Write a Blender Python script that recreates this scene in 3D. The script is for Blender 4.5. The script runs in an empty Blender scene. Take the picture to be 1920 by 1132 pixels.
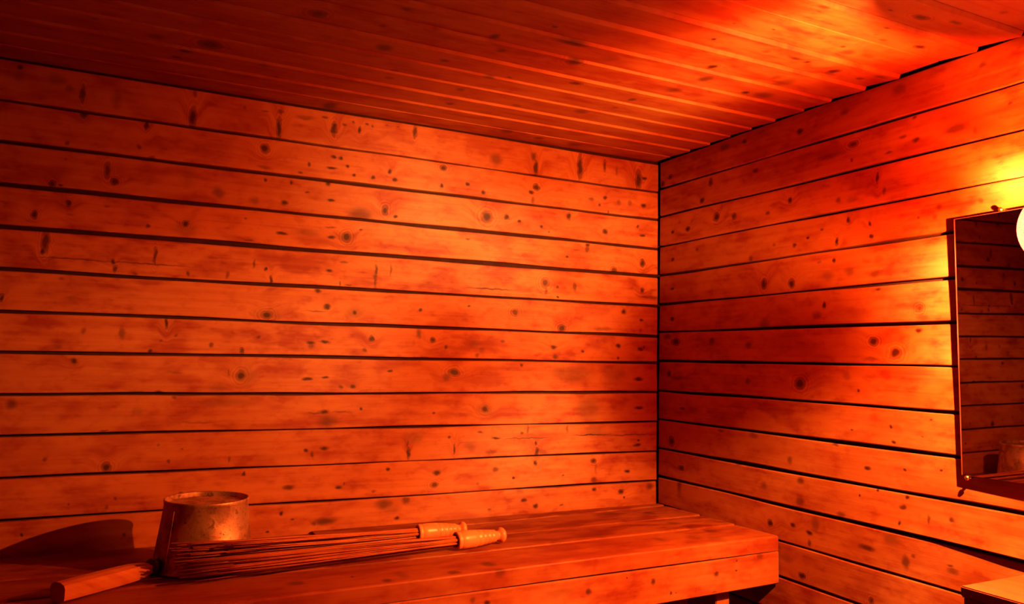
import bpy, bmesh, math, random
from mathutils import Vector, Matrix

# ---------------------------------------------------------------- camera, world, exposure
sc = bpy.context.scene
COL = sc.collection
cam_d = bpy.data.cameras.new('camera')
cam = bpy.data.objects.new('camera', cam_d)
COL.objects.link(cam)
_R = Matrix(((0.895740742, -0.050212368, -0.441732092),
             (-0.444121784, -0.056123239, -0.894206924),
             (0.020108811, 0.997160418, -0.072572278)))
cam.matrix_world = Matrix.Translation((-1.5681302, -2.0718107, 0.4620278)) @ _R.to_4x4()
cam_d.sensor_width = 36.0
cam_d.lens = 27.0656
cam_d.clip_start = 0.02
sc.camera = cam

world = bpy.data.worlds.new('world')
sc.world = world
world.use_nodes = True
world.node_tree.nodes['Background'].inputs['Color'].default_value = (0.0, 0.0, 0.0, 1)
world.node_tree.nodes['Background'].inputs['Strength'].default_value = 0.0

sc.view_settings.view_transform = 'Standard'
sc.view_settings.look = 'None'
sc.view_settings.gamma = 1.0
sc.view_settings.use_curve_mapping = False
sc.view_settings.exposure = 0.0

LAMP_POS = (-0.24, -1.37, 0.688)
LAMP_COLOR = (1.0, 0.88, 0.30)
LAMP_POWER = 560.0
GLASS_MIN = 0.35
GLOBE_GLOW = 60.0

CEIL = 1.128
FLOOR = -0.90
XW = -2.45      # opposite wall
YW = -2.75      # wall behind the camera

KN_L = [(-1.829,1.111,0.0051,0.0053,0.8),(-1.83,1.088,0.011,0.0111,0.25),(-1.755,1.095,0.0191,0.0135,0.3),(-1.727,1.079,0.0077,0.0082,0.4),(-1.699,1.07,0.0055,0.0205,0.7),(-1.694,1.021,0.007,0.0091,0.8),(-1.627,1.071,0.0101,0.0232,0.25),(-1.558,1.016,0.005,0.0117,0.9),(-1.725,0.947,0.0046,0.0054,0.6),(-1.572,0.959,0.005,0.0056,0.6),(-1.455,1.052,0.0079,0.0241,0.9),(-1.452,1.113,0.0035,0.0097,0.5),(-1.331,1.097,0.0037,0.004,0.5),(-1.279,1.096,0.0095,0.003,0.5),(-1.24,1.101,0.0068,0.0061,0.5),(-1.244,1.055,0.0068,0.0278,0.9),(-1.176,1.096,0.0225,0.0062,0.4),(-1.123,1.104,0.0071,0.0031,0.6),(-1.098,1.077,0.0072,0.0183,0.8),(-1.277,0.997,0.0104,0.0125,0.8),(-1.161,0.97,0.004,0.0061,0.7),(-1.183,0.946,0.0059,0.0041,0.6),(-1.096,1,0.0072,0.0036,0.9),(-1.1,0.968,0.0123,0.0041,0.9),(-1.277,0.947,0.0142,0.006,0.4),(-1.543,0.937,0.0063,0.0038,0.5),(-1.638,0.893,0.0072,0.0174,0.7),(-1.621,0.867,0.0089,0.0083,0.8),(-1.75,0.846,0.0064,0.0089,1),(-1.733,0.846,0.0046,0.0031,0.9),(-1.725,0.908,0.0038,0.0031,0.4),(-1.272,0.913,0.0047,0.005,0.9),(-1.207,0.915,0.0044,0.0045,1),(-1.163,0.893,0.007,0.0025,0.7),(-1.386,0.867,0.0135,0.0121,0.5),(-1.297,0.857,0.0117,0.0099,0.4),(-1.22,0.859,0.0087,0.006,0.8),(-1.1,0.879,0.0092,0.0036,0.9),(-1.108,0.924,0.0061,0.0072,0.8),(-1.714,0.804,0.0054,0.008,0.8),(-1.633,0.806,0.0064,0.0027,0.5),(-1.781,0.77,0.0074,0.0088,0.9),(-1.71,0.777,0.0077,0.0036,0.3),(-1.544,0.767,0.005,0.0046,0.7),(-1.459,0.781,0.0078,0.0081,1),(-1.458,0.768,0.0261,0.0189,0.3),(-1.316,0.808,0.0037,0.0029,0.5),(-1.225,0.777,0.0145,0.0045,0.8),(-1.307,0.752,0.0139,0.0029,0.6),(-1.094,0.78,0.0102,0.0041,0.9),(-1.159,0.785,0.0299,0.0101,0.3),(-1.756,0.709,0.0083,0.0241,0.7),(-1.759,0.687,0.0045,0.0088,0.9),(-1.614,0.673,0.0048,0.0063,0.9),(-1.524,0.696,0.0038,0.0186,0.7),(-1.291,0.692,0.0033,0.0098,0.6),(-1.458,0.902,0.0175,0.0286,0.2),(-1.693,0.673,0.0786,0.0015,0.6),(-1.541,0.673,0.0847,0.0015,0.6),(-1.098,1.086,0.0072,0.0073,0.8),(-1.099,1.07,0.0093,0.0063,0.9),(-1.07,1.092,0.0052,0.0037,0.6),(-1.044,1.103,0.0042,0.0032,0.6),(-1.026,1.084,0.0048,0.0095,0.8),(-1.006,1.104,0.0053,0.0032,0.6),(-0.991,1.101,0.0032,0.0032,0.6),(-0.95,1.109,0.0055,0.0032,0.4),(-0.916,1.112,0.0044,0.0027,0.4),(-0.866,1.103,0.0057,0.0192,0.7),(-1.124,1.103,0.0071,0.0026,0.6),(-0.607,1.057,0.0188,0.0173,0.5),(-0.479,1.084,0.0099,0.0118,0.6),(-0.472,1.049,0.0066,0.0265,0.8),(-0.313,1.073,0.0098,0.0365,0.8),(-0.22,1.088,0.0058,0.0186,0.7),(-0.173,1.078,0.0044,0.0156,0.4),(-0.086,1.058,0.0121,0.0316,0.8),(-0.064,1.067,0.0115,0.0064,0.8),(-1.095,0.999,0.0077,0.0036,0.9),(-1.076,0.999,0.0057,0.0057,1),(-1.1,0.968,0.0123,0.0036,0.9),(-1.057,0.978,0.0052,0.0052,0.9),(-1.037,0.956,0.0047,0.0047,0.9),(-0.984,0.956,0.0059,0.0058,1),(-0.936,0.979,0.0055,0.0075,0.8),(-0.921,0.957,0.0072,0.0054,1),(-0.776,1.01,0.0105,0.0083,1),(-0.78,0.957,0.0058,0.0066,0.8),(-0.699,0.971,0.006,0.0056,0.9),(-0.647,0.953,0.0074,0.0057,1),(-0.825,0.976,0.023,0.0066,0.3),(-0.468,0.989,0.0119,0.0106,0.9),(-0.486,0.971,0.0079,0.0059,0.8),(-0.48,0.948,0.0066,0.0117,0.5),(-0.269,0.974,0.0114,0.0061,0.5),(-0.217,0.985,0.0072,0.0062,0.8),(-0.238,0.958,0.0057,0.0043,0.7),(-0.163,0.973,0.0074,0.0093,0.4),(-0.12,0.978,0.0075,0.0094,0.4),(-0.064,0.975,0.0107,0.0063,0.8),(-0.205,0.939,0.0036,0.0049,0.6),(-1.107,0.923,0.0051,0.0052,0.8),(-1.098,0.879,0.0082,0.0031,0.9),(-0.947,0.867,0.0093,0.0133,1),(-0.916,0.854,0.0066,0.0053,0.9),(-1.016,0.849,0.0319,0.0183,0.5),(-0.634,0.88,0.0173,0.017,0.9),(-0.569,0.886,0.0089,0.0092,0.8),(-0.524,0.878,0.0058,0.0041,0.8),(-0.449,0.869,0.006,0.0047,0.9),(-0.422,0.854,0.004,0.0029,0.6),(-0.352,0.911,0.0082,0.0108,0.9),(-0.215,0.874,0.0087,0.008,0.8),(-0.068,0.875,0.0106,0.0044,0.9),(-0.086,0.902,0.006,0.005,0.7),(-1.053,0.783,0.0114,0.0124,1),(-1.053,0.783,0.026,0.0181,0.3),(-1.094,0.779,0.0102,0.0041,0.7),(-1.095,0.805,0.0153,0.0026,0.5),(-1.015,0.806,0.0053,0.0026,0.7),(-0.692,0.809,0.0072,0.0033,0.6),(-0.281,0.824,0.0084,0.006,1),(-0.282,0.812,0.007,0.0121,0.6),(-0.356,0.782,0.0041,0.003,0.9),(-0.18,0.751,0.0131,0.0122,0.7),(-0.067,0.782,0.0099,0.0137,0.8),(-0.322,0.806,0.0139,0.003,0.4),(-1.096,0.688,0.0081,0.0041,1),(-1.058,0.713,0.0103,0.0036,0.5),(-0.967,0.696,0.0043,0.0157,0.7),(-0.969,0.672,0.0048,0.0262,0.6),(-0.925,0.699,0.0033,0.0159,0.5),(-1.043,0.652,0.0104,0.0021,0.6),(-1.065,0.653,0.0021,0.0072,0.6),(-0.432,0.695,0.0133,0.0146,0.7),(-0.428,0.671,0.0053,0.0145,0.5),(-0.39,0.684,0.0054,0.0041,0.7),(-0.388,0.653,0.0054,0.0035,0.8),(-0.326,0.689,0.0069,0.0142,0.6),(-0.614,0.666,0.0687,0.0022,0.7),(-0.068,0.692,0.0076,0.0087,0.8),(-0.037,0.672,0.0384,0.005,0.5),(-1.097,0.592,0.0086,0.0051,1),(-1.023,0.577,0.0073,0.0072,1),(-1.023,0.577,0.0262,0.0154,0.3),(-0.836,0.593,0.0068,0.0043,0.8),(-0.685,0.611,0.0048,0.0022,0.8),(-0.534,0.6,0.0127,0.0114,0.7),(-0.511,0.601,0.0322,0.0171,0.3),(-0.14,0.619,0.0088,0.0073,0.9),(-0.816,0.674,0.0171,0.0054,0.3),(-1.721,0.626,0.0061,0.0035,0.4),(-1.834,0.575,0.0036,0.0085,0.8),(-1.696,0.58,0.0096,0.0088,0.2),(-1.609,0.655,0.0048,0.0091,0.7),(-1.448,0.656,0.0035,0.0071,0.7),(-1.566,0.645,0.0049,0.0046,0.5),(-1.355,0.658,0.0036,0.0096,0.5),(-1.247,0.652,0.0038,0.0108,0.8),(-1.261,0.681,0.0038,0.0049,0.8),(-1.126,0.631,0.009,0.0051,0.9),(-1.099,0.589,0.0091,0.0061,1),(-1.254,0.561,0.0132,0.0098,0.8),(-1.254,0.563,0.0332,0.0122,0.3),(-1.126,0.576,0.0301,0.0015,0.5),(-1.49,0.531,0.0042,0.013,0.8),(-1.586,0.504,0.0057,0.0135,0.5),(-1.5,0.488,0.0042,0.0037,0.5),(-1.468,0.502,0.0034,0.0046,0.5),(-1.386,0.479,0.0062,0.0066,0.6),(-1.272,0.503,0.0042,0.0039,0.6),(-1.667,0.505,0.0047,0.0062,0.4),(-1.525,0.461,0.0046,0.0055,1),(-1.311,0.466,0.0055,0.0086,0.7),(-1.138,0.492,0.0109,0.005,0.9),(-1.138,0.486,0.0069,0.009,0.5),(-1.719,0.469,0.0095,0.0087,0.25),(-1.684,0.434,0.0069,0.0066,0.9),(-1.311,0.403,0.011,0.0124,0.9),(-1.301,0.402,0.0277,0.0216,0.25),(-1.143,0.396,0.0128,0.004,0.9),(-1.5,0.362,0.0092,0.0046,0.7),(-1.546,0.362,0.0164,0.0045,0.4),(-1.34,0.411,0.0023,0.0095,0.4),(-1.465,0.41,0.0171,0.0028,0.3),(-1.363,0.373,0.0224,0.0118,0.25),(-1.802,0.336,0.0101,0.011,0.6),(-1.464,0.349,0.0051,0.0037,0.5),(-1.096,0.308,0.0141,0.006,0.9),(-1.087,0.284,0.0227,0.0149,0.5),(-1.111,0.306,0.03,0.003,0.5),(-1.412,0.287,0.0483,0.0023,0.35),(-1.348,0.336,0.0636,0.0118,0.25),(-1.544,0.315,0.0123,0.0113,0.2),(-1.138,0.208,0.0059,0.0049,0.9),(-1.124,0.198,0.0039,0.0079,0.6),(-1.603,0.187,0.0099,0.0106,0.8),(-1.729,0.209,0.0045,0.0051,0.5),(-1.494,0.233,0.0042,0.0036,0.4),(-1.469,0.195,0.0034,0.0055,0.6),(-1.441,0.222,0.0034,0.0023,0.5),(-1.329,0.193,0.0027,0.0075,0.5),(-1.292,0.155,0.0055,0.0052,0.9),(-1.614,0.272,0.0079,0.0022,0.6),(-0.973,0.508,0.0074,0.0093,0.9),(-0.992,0.476,0.0063,0.0051,0.6),(-0.837,0.526,0.0068,0.0133,0.6),(-0.795,0.509,0.008,0.0086,1),(-0.754,0.489,0.0046,0.0054,0.7),(-0.664,0.501,0.0181,0.011,0.3),(-0.64,0.485,0.0091,0.0083,0.3),(-0.654,0.468,0.006,0.0066,0.5),(-0.573,0.512,0.0075,0.0045,0.5),(-0.497,0.525,0.0453,0.0142,0.3),(-0.398,0.498,0.0107,0.007,0.8),(-0.391,0.468,0.0107,0.007,0.7),(-0.294,0.488,0.0048,0.0041,0.8),(-0.16,0.508,0.0095,0.0061,0.9),(-0.159,0.47,0.0051,0.0048,0.7),(-0.073,0.498,0.012,0.0055,0.9),(-0.058,0.505,0.0038,0.0037,0.8),(-0.826,0.457,0.0283,0.0043,0.6),(-1.101,0.495,0.0121,0.004,0.9),(-0.371,0.558,0.0135,0.0105,0.8),(-0.22,0.56,0.0358,0.006,0.4),(-0.073,0.562,0.006,0.0062,0.4),(-0.069,0.595,0.0083,0.0049,0.9),(-0.727,0.418,0.0158,0.0108,1),(-0.749,0.404,0.0116,0.0097,0.5),(-0.918,0.419,0.0076,0.0031,0.9),(-1.096,0.399,0.0091,0.0035,0.9),(-1.022,0.377,0.0062,0.0061,1),(-1.055,0.376,0.0072,0.005,0.6),(-0.508,0.442,0.0057,0.0045,0.8),(-0.08,0.402,0.0164,0.0061,1),(-0.336,0.416,0.0758,0.0262,0.35),(-0.175,0.417,0.0436,0.036,0.25),(-0.626,0.311,0.0109,0.011,0.9),(-0.626,0.311,0.0274,0.0192,0.3),(-0.995,0.317,0.0042,0.0041,0.8),(-0.787,0.302,0.0051,0.0027,0.7),(-0.078,0.309,0.0164,0.0049,1),(-0.273,0.31,0.0419,0.0352,0.35),(-1.051,0.308,0.0308,0.002,0.4),(-0.86,0.217,0.0028,0.0104,0.6),(-0.857,0.191,0.005,0.0146,0.9),(-0.736,0.232,0.0052,0.0043,0.7),(-0.72,0.197,0.0035,0.0134,0.8),(-0.64,0.244,0.0097,0.0033,0.6),(-0.482,0.25,0.0038,0.0141,0.5),(-0.502,0.238,0.0064,0.0045,0.6),(-0.588,0.225,0.0154,0.0033,0.8),(-0.484,0.223,0.0844,0.0017,0.6),(-0.251,0.227,0.0635,0.0023,0.8),(-0.108,0.223,0.0971,0.0018,0.6),(-0.345,0.247,0.004,0.0115,0.5),(-0.456,0.208,0.0045,0.0056,0.8),(-0.451,0.182,0.0065,0.0135,0.9),(-0.432,0.181,0.0163,0.0085,0.4),(-0.605,0.185,0.0183,0.0066,0.4),(-0.078,0.204,0.0052,0.0036,0.8),(-0.082,0.19,0.0134,0.0048,1),(-0.842,0.235,0.0279,0.0209,0.25),(-0.669,0.206,0.0179,0.0135,0.3),(-0.251,0.239,0.0422,0.0176,0.3),(-1.092,0.212,0.01,0.005,0.9),(-1.05,0.109,0.0086,0.0045,0.9),(-1.037,0.118,0.0031,0.004,0.6),(-0.953,0.093,0.0074,0.0041,0.5),(-0.915,0.15,0.0043,0.0051,0.9),(-0.771,0.133,0.0103,0.0074,0.8),(-0.779,0.101,0.0114,0.0084,0.7),(-0.588,0.135,0.0098,0.0077,0.6),(-0.528,0.107,0.0044,0.0039,0.8),(-0.455,0.147,0.0065,0.0079,0.9),(-0.248,0.147,0.0098,0.0093,0.9),(-0.239,0.122,0.0042,0.0175,0.3),(-0.247,0.087,0.0104,0.0081,0.6),(-0.122,0.108,0.0102,0.0054,0.9),(-0.357,0.106,0.0047,0.0029,0.6),(-0.645,0.097,0.006,0.0043,0.4),(-0.245,0.058,0.0084,0.0058,0.9),(-0.144,0.046,0.0101,0.0083,1),(-0.131,0.025,0.0043,0.0036,0.9),(-0.032,0.055,0.0135,0.0109,0.6),(-0.493,0.039,0.0089,0.005,0.8),(-0.452,0.02,0.009,0.0067,0.8),(-0.363,0.018,0.0067,0.0034,0.6),(-0.923,0.056,0.0214,0.0142,0.6),(-0.861,0.062,0.0099,0.0103,0.6),(-0.506,0.067,0.0126,0.0111,0.3),(-0.604,0.02,0.0061,0.0043,0.5),(-1.181,0.116,0.0129,0.0067,0.7),(-1.05,0.108,0.0078,0.0038,0.8),(-1.196,0.051,0.0051,0.0051,0.8),(-1.168,0.032,0.0052,0.003,0.7),(-1.084,0.022,0.0269,0.0083,0.7),(-1.111,0.018,0.0076,0.0067,0.6),(-0.885,0.016,0.0067,0.0055,0.8),(-0.901,0.041,0.0249,0.0098,0.3),(-1.58,0.112,0.0037,0.0041,0.5),(-1.677,0.104,0.0023,0.0026,0.6),(-1.599,0.092,0.0036,0.0047,0.5),(-1.765,0.044,0.0036,0.0039,0.8),(-1.292,0.156,0.0042,0.0058,0.8),(-1.23,0.006,0.0036,0.0029,0.8),(-1.558,0.026,0.0043,0.0054,0.6),(-1.437,0.115,0.0049,0.0042,0.7)]
KN_R = [(-0.4,1.102,0.0091,0.0067,1),(-0.314,1.106,0.0203,0.0104,0.5),(-0.058,1.068,0.0118,0.0088,0.7),(-0.015,1.052,0.0102,0.0115,0.7),(-0.441,1.007,0.0117,0.0054,0.7),(-0.253,1.011,0.0085,0.0117,0.7),(-0.214,0.962,0.0096,0.0089,0.8),(-0.569,0.899,0.0079,0.0082,0.8),(-0.489,0.877,0.007,0.0063,0.6),(-0.281,0.899,0.0116,0.0127,0.8),(-0.356,0.89,0.0094,0.0101,0.7),(-0.148,0.882,0.011,0.0079,0.9),(-0.071,0.883,0.0078,0.005,0.8),(-0.071,0.792,0.0087,0.0056,0.8),(-0.191,0.812,0.0071,0.0059,0.5),(-0.423,0.756,0.0074,0.0086,0.5),(-0.474,0.681,0.0099,0.0147,0.8),(-0.574,0.674,0.0104,0.0121,0.8),(-0.585,0.777,0.0052,0.005,0.7),(-0.071,0.696,0.0087,0.0049,0.9),(-0.07,0.601,0.0087,0.0055,0.9),(-0.606,1.079,0.0096,0.0071,0.9),(-0.75,1.092,0.0112,0.0105,0.4),(-0.9,1.101,0.0169,0.0125,0.4),(-1.096,1.093,0.0098,0.0064,0.5),(-0.939,1.023,0.0056,0.0035,0.6),(-0.91,0.987,0.0086,0.0044,0.5),(-0.941,0.972,0.0083,0.0056,0.7),(-0.774,1.003,0.0136,0.0085,0.7),(-1.036,0.974,0.0248,0.0082,0.5),(-0.873,0.959,0.0099,0.0036,0.5),(-1.079,0.959,0.004,0.008,0.4),(-1.15,0.997,0.003,0.0039,0.7),(-0.727,0.873,0.0085,0.0071,0.5),(-0.766,0.866,0.0164,0.007,0.3),(-0.84,0.905,0.0036,0.0136,0.9),(-0.859,0.872,0.005,0.008,0.5),(-0.769,0.964,0.0033,0.0056,0.6),(-0.994,0.81,0.0078,0.0062,0.6),(-1.085,0.807,0.0055,0.0063,0.5),(-0.702,0.989,0.0347,0.0097,0.3),(-1.016,0.838,0.006,0.0066,0.4),(-0.756,0.818,0.0053,0.008,0.9),(-0.817,0.799,0.0035,0.006,0.9),(-0.945,0.794,0.0039,0.0036,0.6),(-0.983,0.791,0.0059,0.0071,0.5),(-0.722,0.769,0.0043,0.0108,0.9),(-0.822,0.768,0.0049,0.0056,0.8),(-0.63,0.789,0.0053,0.0038,0.9),(-0.584,0.775,0.0043,0.0067,0.6),(-0.675,0.804,0.0045,0.0028,0.6),(-0.513,0.786,0.0065,0.004,0.4),(-0.71,0.722,0.0044,0.0054,0.9),(-0.665,0.723,0.0057,0.0037,0.4),(-0.831,0.678,0.0193,0.0085,0.5),(-0.758,0.689,0.013,0.011,0.4),(-0.839,0.71,0.012,0.0106,0.3),(-0.693,0.685,0.0166,0.0113,0.3),(-0.681,0.611,0.005,0.0082,0.8),(-0.475,0.569,0.0186,0.0149,0.4),(-0.838,0.641,0.0067,0.0042,0.7),(-0.939,0.595,0.0173,0.0168,0.5),(-0.942,0.59,0.0086,0.0088,0.7),(-0.95,0.57,0.0128,0.0079,0.5),(-0.07,0.598,0.011,0.007,0.8),(-0.089,0.524,0.0198,0.0115,0.8),(-0.259,0.525,0.0111,0.0118,0.6),(-0.413,0.512,0.0112,0.0101,0.5),(-0.047,0.541,0.0185,0.0093,0.5),(-0.824,0.518,0.0116,0.0093,0.9),(-0.881,0.491,0.0137,0.0122,0.9),(-0.94,0.541,0.0073,0.0056,0.9),(-0.815,0.476,0.0219,0.0051,0.4),(-0.975,0.513,0.0124,0.0117,0.2),(-0.599,0.411,0.0161,0.0139,0.8),(-0.78,0.402,0.004,0.0034,0.9),(-0.055,0.422,0.0111,0.0092,0.8),(-0.099,0.409,0.0354,0.0057,0.4),(-0.412,0.411,0.0084,0.008,0.5),(-0.746,0.434,0.0115,0.0096,0.3),(-0.126,0.315,0.0122,0.0045,0.7),(-0.658,0.586,0.0142,0.0092,0.4),(-0.865,0.322,0.004,0.0044,0.9),(-0.872,0.289,0.0045,0.0044,0.9),(-0.965,0.346,0.0027,0.0021,0.7),(-0.759,0.306,0.0033,0.0019,0.6),(-0.944,0.31,0.0028,0.0017,0.6),(-0.71,0.267,0.0087,0.0043,0.7),(-0.599,0.403,0.0142,0.0091,0.5),(-0.125,0.315,0.0132,0.0049,0.7),(-0.07,0.206,0.0137,0.0154,0.8),(-0.801,0.22,0.0085,0.0041,1),(-0.898,0.23,0.0048,0.003,0.9),(-0.985,0.241,0.0035,0.0029,0.9),(-0.565,0.21,0.008,0.0091,0.5),(-0.119,0.129,0.0132,0.0084,0.8),(-0.11,0.081,0.0095,0.036,0.5),(-0.373,0.175,0.0124,0.0055,0.5),(-0.471,0.13,0.0115,0.0104,0.4),(-0.598,0.161,0.0103,0.0079,0.6),(-0.598,0.11,0.0115,0.0109,0.5),(-0.828,0.174,0.0031,0.0044,0.8),(-0.778,0.153,0.0027,0.0032,0.8),(-0.905,0.17,0.0048,0.0051,0.8),(-0.894,0.147,0.0087,0.0051,0.7),(-0.886,0.109,0.0034,0.0052,0.9),(-0.956,0.13,0.0027,0.0083,0.6),(-1.009,0.142,0.0068,0.0056,0.7),(-0.494,0.032,0.0084,0.0093,0.8),(-0.573,0.043,0.0079,0.006,0.8),(-0.627,0.035,0.01,0.0048,0.8),(-0.646,0.061,0.0122,0.0192,0.4),(-0.627,0.009,0.005,0.0097,0.6),(-0.797,0.036,0.0211,0.0063,0.7),(-0.898,0.028,0.0086,0.0148,0.6),(-0.862,0.069,0.0198,0.013,0.4),(-1.002,0.045,0.006,0.0032,0.6),(-1.008,0.035,0.0127,0.0072,0.5),(-0.917,0.045,0.0047,0.0034,0.5),(-0.603,-0.077,0.0101,0.0078,0.8),(-0.549,-0.048,0.0199,0.01,0.3),(-0.807,-0.082,0.0063,0.0079,0.7),(-0.431,0.26,0.0149,0.008,0.4),(-0.301,0.261,0.0116,0.0045,0.5),(-0.726,0.098,0.0114,0.0065,0.5)]
KN_C = [(-0.423,-0.749,0.0103,0.014,0.9),(-0.39,-0.687,0.0152,0.021,0.6),(-0.239,-0.659,0.0099,0.0102,0.9),(-0.189,-0.668,0.024,0.0226,0.5),(-0.525,-0.871,0.0054,0.0058,0.8),(-0.305,-0.881,0.0158,0.0076,0.7),(-0.268,-0.878,0.0071,0.0077,0.8),(-0.171,-0.865,0.0117,0.0178,0.9),(-0.168,-0.846,0.0221,0.0099,0.4),(-0.083,-0.863,0.0093,0.0074,0.6),(-0.213,-0.759,0.019,0.037,0.4),(-0.255,-0.777,0.0112,0.0177,0.4),(-0.252,-1.138,0.0184,0.0095,0.7),(-0.326,-1.129,0.0076,0.0036,0.7),(-0.273,-1.079,0.0079,0.0051,0.7),(-0.127,-1.046,0.015,0.0088,0.9),(-0.18,-1.159,0.0154,0.0073,0.6),(-0.219,-1.031,0.0115,0.0063,0.5),(-0.452,-1.086,0.0135,0.0054,0.6),(-0.442,-1.065,0.0076,0.0033,0.4),(-0.26,-0.964,0.0061,0.0048,0.7),(-0.225,-0.951,0.0138,0.0127,0.5),(-0.061,-0.9,0.0183,0.0094,0.5),(-0.174,-0.957,0.0173,0.0099,0.4),(-0.446,-0.958,0.0039,0.0026,0.8),(-0.535,-0.941,0.0038,0.0033,0.6),(-0.539,-0.998,0.0062,0.006,0.4),(-0.387,-0.878,0.0086,0.0089,0.5),(-0.387,-0.778,0.0127,0.0102,0.3),(-0.255,-1.044,0.0032,0.0036,0.5),(-0.133,-1.222,0.009,0.0057,0.4),(-1.125,-0.696,0.009,0.0087,0.6),(-1.143,-0.6,0.007,0.0065,0.5),(-1.108,-0.491,0.0169,0.0208,0.6),(-0.968,-0.489,0.0105,0.0097,0.6),(-0.922,-0.659,0.0097,0.0146,0.7),(-0.881,-0.603,0.0101,0.0122,0.5),(-0.838,-0.762,0.0056,0.0065,0.7),(-0.713,-0.629,0.0172,0.0178,0.7),(-0.838,-0.446,0.0147,0.0084,0.6),(-0.792,-0.462,0.0074,0.0063,0.6),(-0.64,-0.516,0.0148,0.0123,0.7),(-0.452,-0.48,0.0094,0.0134,0.6),(-0.405,-0.589,0.0169,0.0161,0.5),(-0.864,-0.332,0.0116,0.0142,0.5),(-1.043,-0.321,0.0112,0.0092,0.4),(-0.846,-0.218,0.0102,0.0133,0.6),(-0.686,-0.29,0.0122,0.0103,0.4),(-0.516,-0.337,0.0185,0.0153,0.5),(-0.606,-0.066,0.0181,0.0194,0.5),(-0.491,-0.052,0.0139,0.0133,0.5),(-0.364,-0.048,0.019,0.0206,0.5),(-1.045,-0.369,0.011,0.0065,0.4),(-0.454,-0.406,0.0081,0.0072,0.4),(-0.771,-0.718,0.0356,0.0109,0.7),(-0.653,-0.674,0.0205,0.0258,0.2),(-1.271,-0.59,0.0163,0.0187,0.7),(-1.445,-0.322,0.0218,0.0243,0.7),(-1.491,-0.262,0.0112,0.0093,0.7),(-1.505,-0.205,0.0095,0.0086,0.7),(-1.664,-0.349,0.0068,0.008,0.4),(-1.551,-0.309,0.0179,0.0152,0.4),(-1.324,-0.262,0.0116,0.0121,0.4),(-1.12,-0.035,0.0178,0.0319,0.6),(-1.284,-0.182,0.0049,0.0106,0.5)]
KN_F = [(-0.361,-0.016,0.0093,0.01,0.9),(-0.418,-0.065,0.0066,0.0082,0.7),(-0.602,-0.065,0.0075,0.0069,0.7),(-0.221,-0.068,0.0081,0.0068,0.7),(-0.364,-0.097,0.0034,0.0033,0.9),(-0.151,-0.043,0.0032,0.0024,1),(-0.153,-0.067,0.0032,0.0024,1),(-0.071,-0.038,0.0115,0.0078,0.5),(-0.495,-0.048,0.002,0.0016,0.8),(-0.347,-0.099,0.0021,0.0017,0.7),(-0.686,-0.059,0.0326,0.0076,0.25),(-0.226,-0.113,0.0089,0.002,0.4),(-0.827,-0.019,0.0077,0.0061,0.9),(-0.859,-0.058,0.0055,0.0046,0.9),(-0.894,-0.048,0.0067,0.006,0.5)]
KN_T = [(-0.833,-0.485,0.0134,0.0213,0.6),(-0.83,-0.542,0.0116,0.012,0.4),(-0.93,-0.52,0.0142,0.014,0.6),(-1.077,-0.524,0.0095,0.0134,0.6),(-1.133,-0.469,0.0033,0.0051,0.8),(-1.248,-0.473,0.0158,0.0155,0.5),(-1.036,-0.494,0.0111,0.0298,0.3),(-1.006,-0.315,0.0123,0.0186,0.4),(-0.153,-0.356,0.0147,0.0166,0.4),(-0.326,-0.435,0.0136,0.0244,0.4),(-0.441,-0.337,0.0137,0.008,0.4),(-0.269,0.036,0.0167,0.0156,0.5),(-0.131,-0.132,0.0162,0.0207,0.5),(-0.247,-0.099,0.0239,0.0243,0.4),(-0.129,-0.402,0.0181,0.0212,0.4),(-0.161,-0.287,0.0189,0.0207,0.4),(-0.184,-0.482,0.0207,0.024,0.3),(-0.221,-0.443,0.0209,0.0248,0.3),(-0.379,-0.06,0.0235,0.0141,0.4)]

# ---------------------------------------------------------------- helpers
def tag(o, label=None, cat=None, group=None, kind=None):
    if label: o['label'] = label
    if cat: o['category'] = cat
    if group: o['group'] = group
    if kind: o['kind'] = kind
    return o

def link(name, me, mat=None, parent=None):
    o = bpy.data.objects.new(name, me)
    COL.objects.link(o)
    if mat: me.materials.append(mat)
    if parent:
        o.parent = parent
        o.matrix_parent_inverse = Matrix.Translation(-Vector(parent.location)) if parent.type == 'EMPTY' else Matrix()
    return o

def empty(name, loc):
    o = bpy.data.objects.new(name, None)
    o.empty_display_size = 0.05
    COL.objects.link(o)
    o.location = loc
    return o

def mesh(name, vs, fs, smooth=False):
    me = bpy.data.meshes.new(name)
    me.from_pydata([tuple(v) for v in vs], [], fs)
    me.update()
    bm = bmesh.new(); bm.from_mesh(me)
    bmesh.ops.recalc_face_normals(bm, faces=bm.faces)
    bm.to_mesh(me); bm.free()
    if smooth:
        for p in me.polygons: p.use_smooth = True
    return me

def box(name, lo, hi, mat, parent=None, bevel=0.0):
    bm = bmesh.new()
    bmesh.ops.create_cube(bm, size=1.0)
    for v in bm.verts:
        v.co = Vector([lo[i] + (v.co[i] + 0.5) * (hi[i] - lo[i]) for i in range(3)])
    if bevel:
        bmesh.ops.bevel(bm, geom=bm.edges[:], offset=bevel, segments=2, affect='EDGES')
    me = bpy.data.meshes.new(name)
    bm.to_mesh(me); bm.free()
    return link(name, me, mat, parent)

def frame_to(axis):
    a = Vector(axis).normalized()
    t = Vector((0, 0, 1)) if abs(a.z) < 0.9 else Vector((1, 0, 0))
    x = a.cross(t).normalized(); y = a.cross(x).normalized()
    return a, x, y

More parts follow.
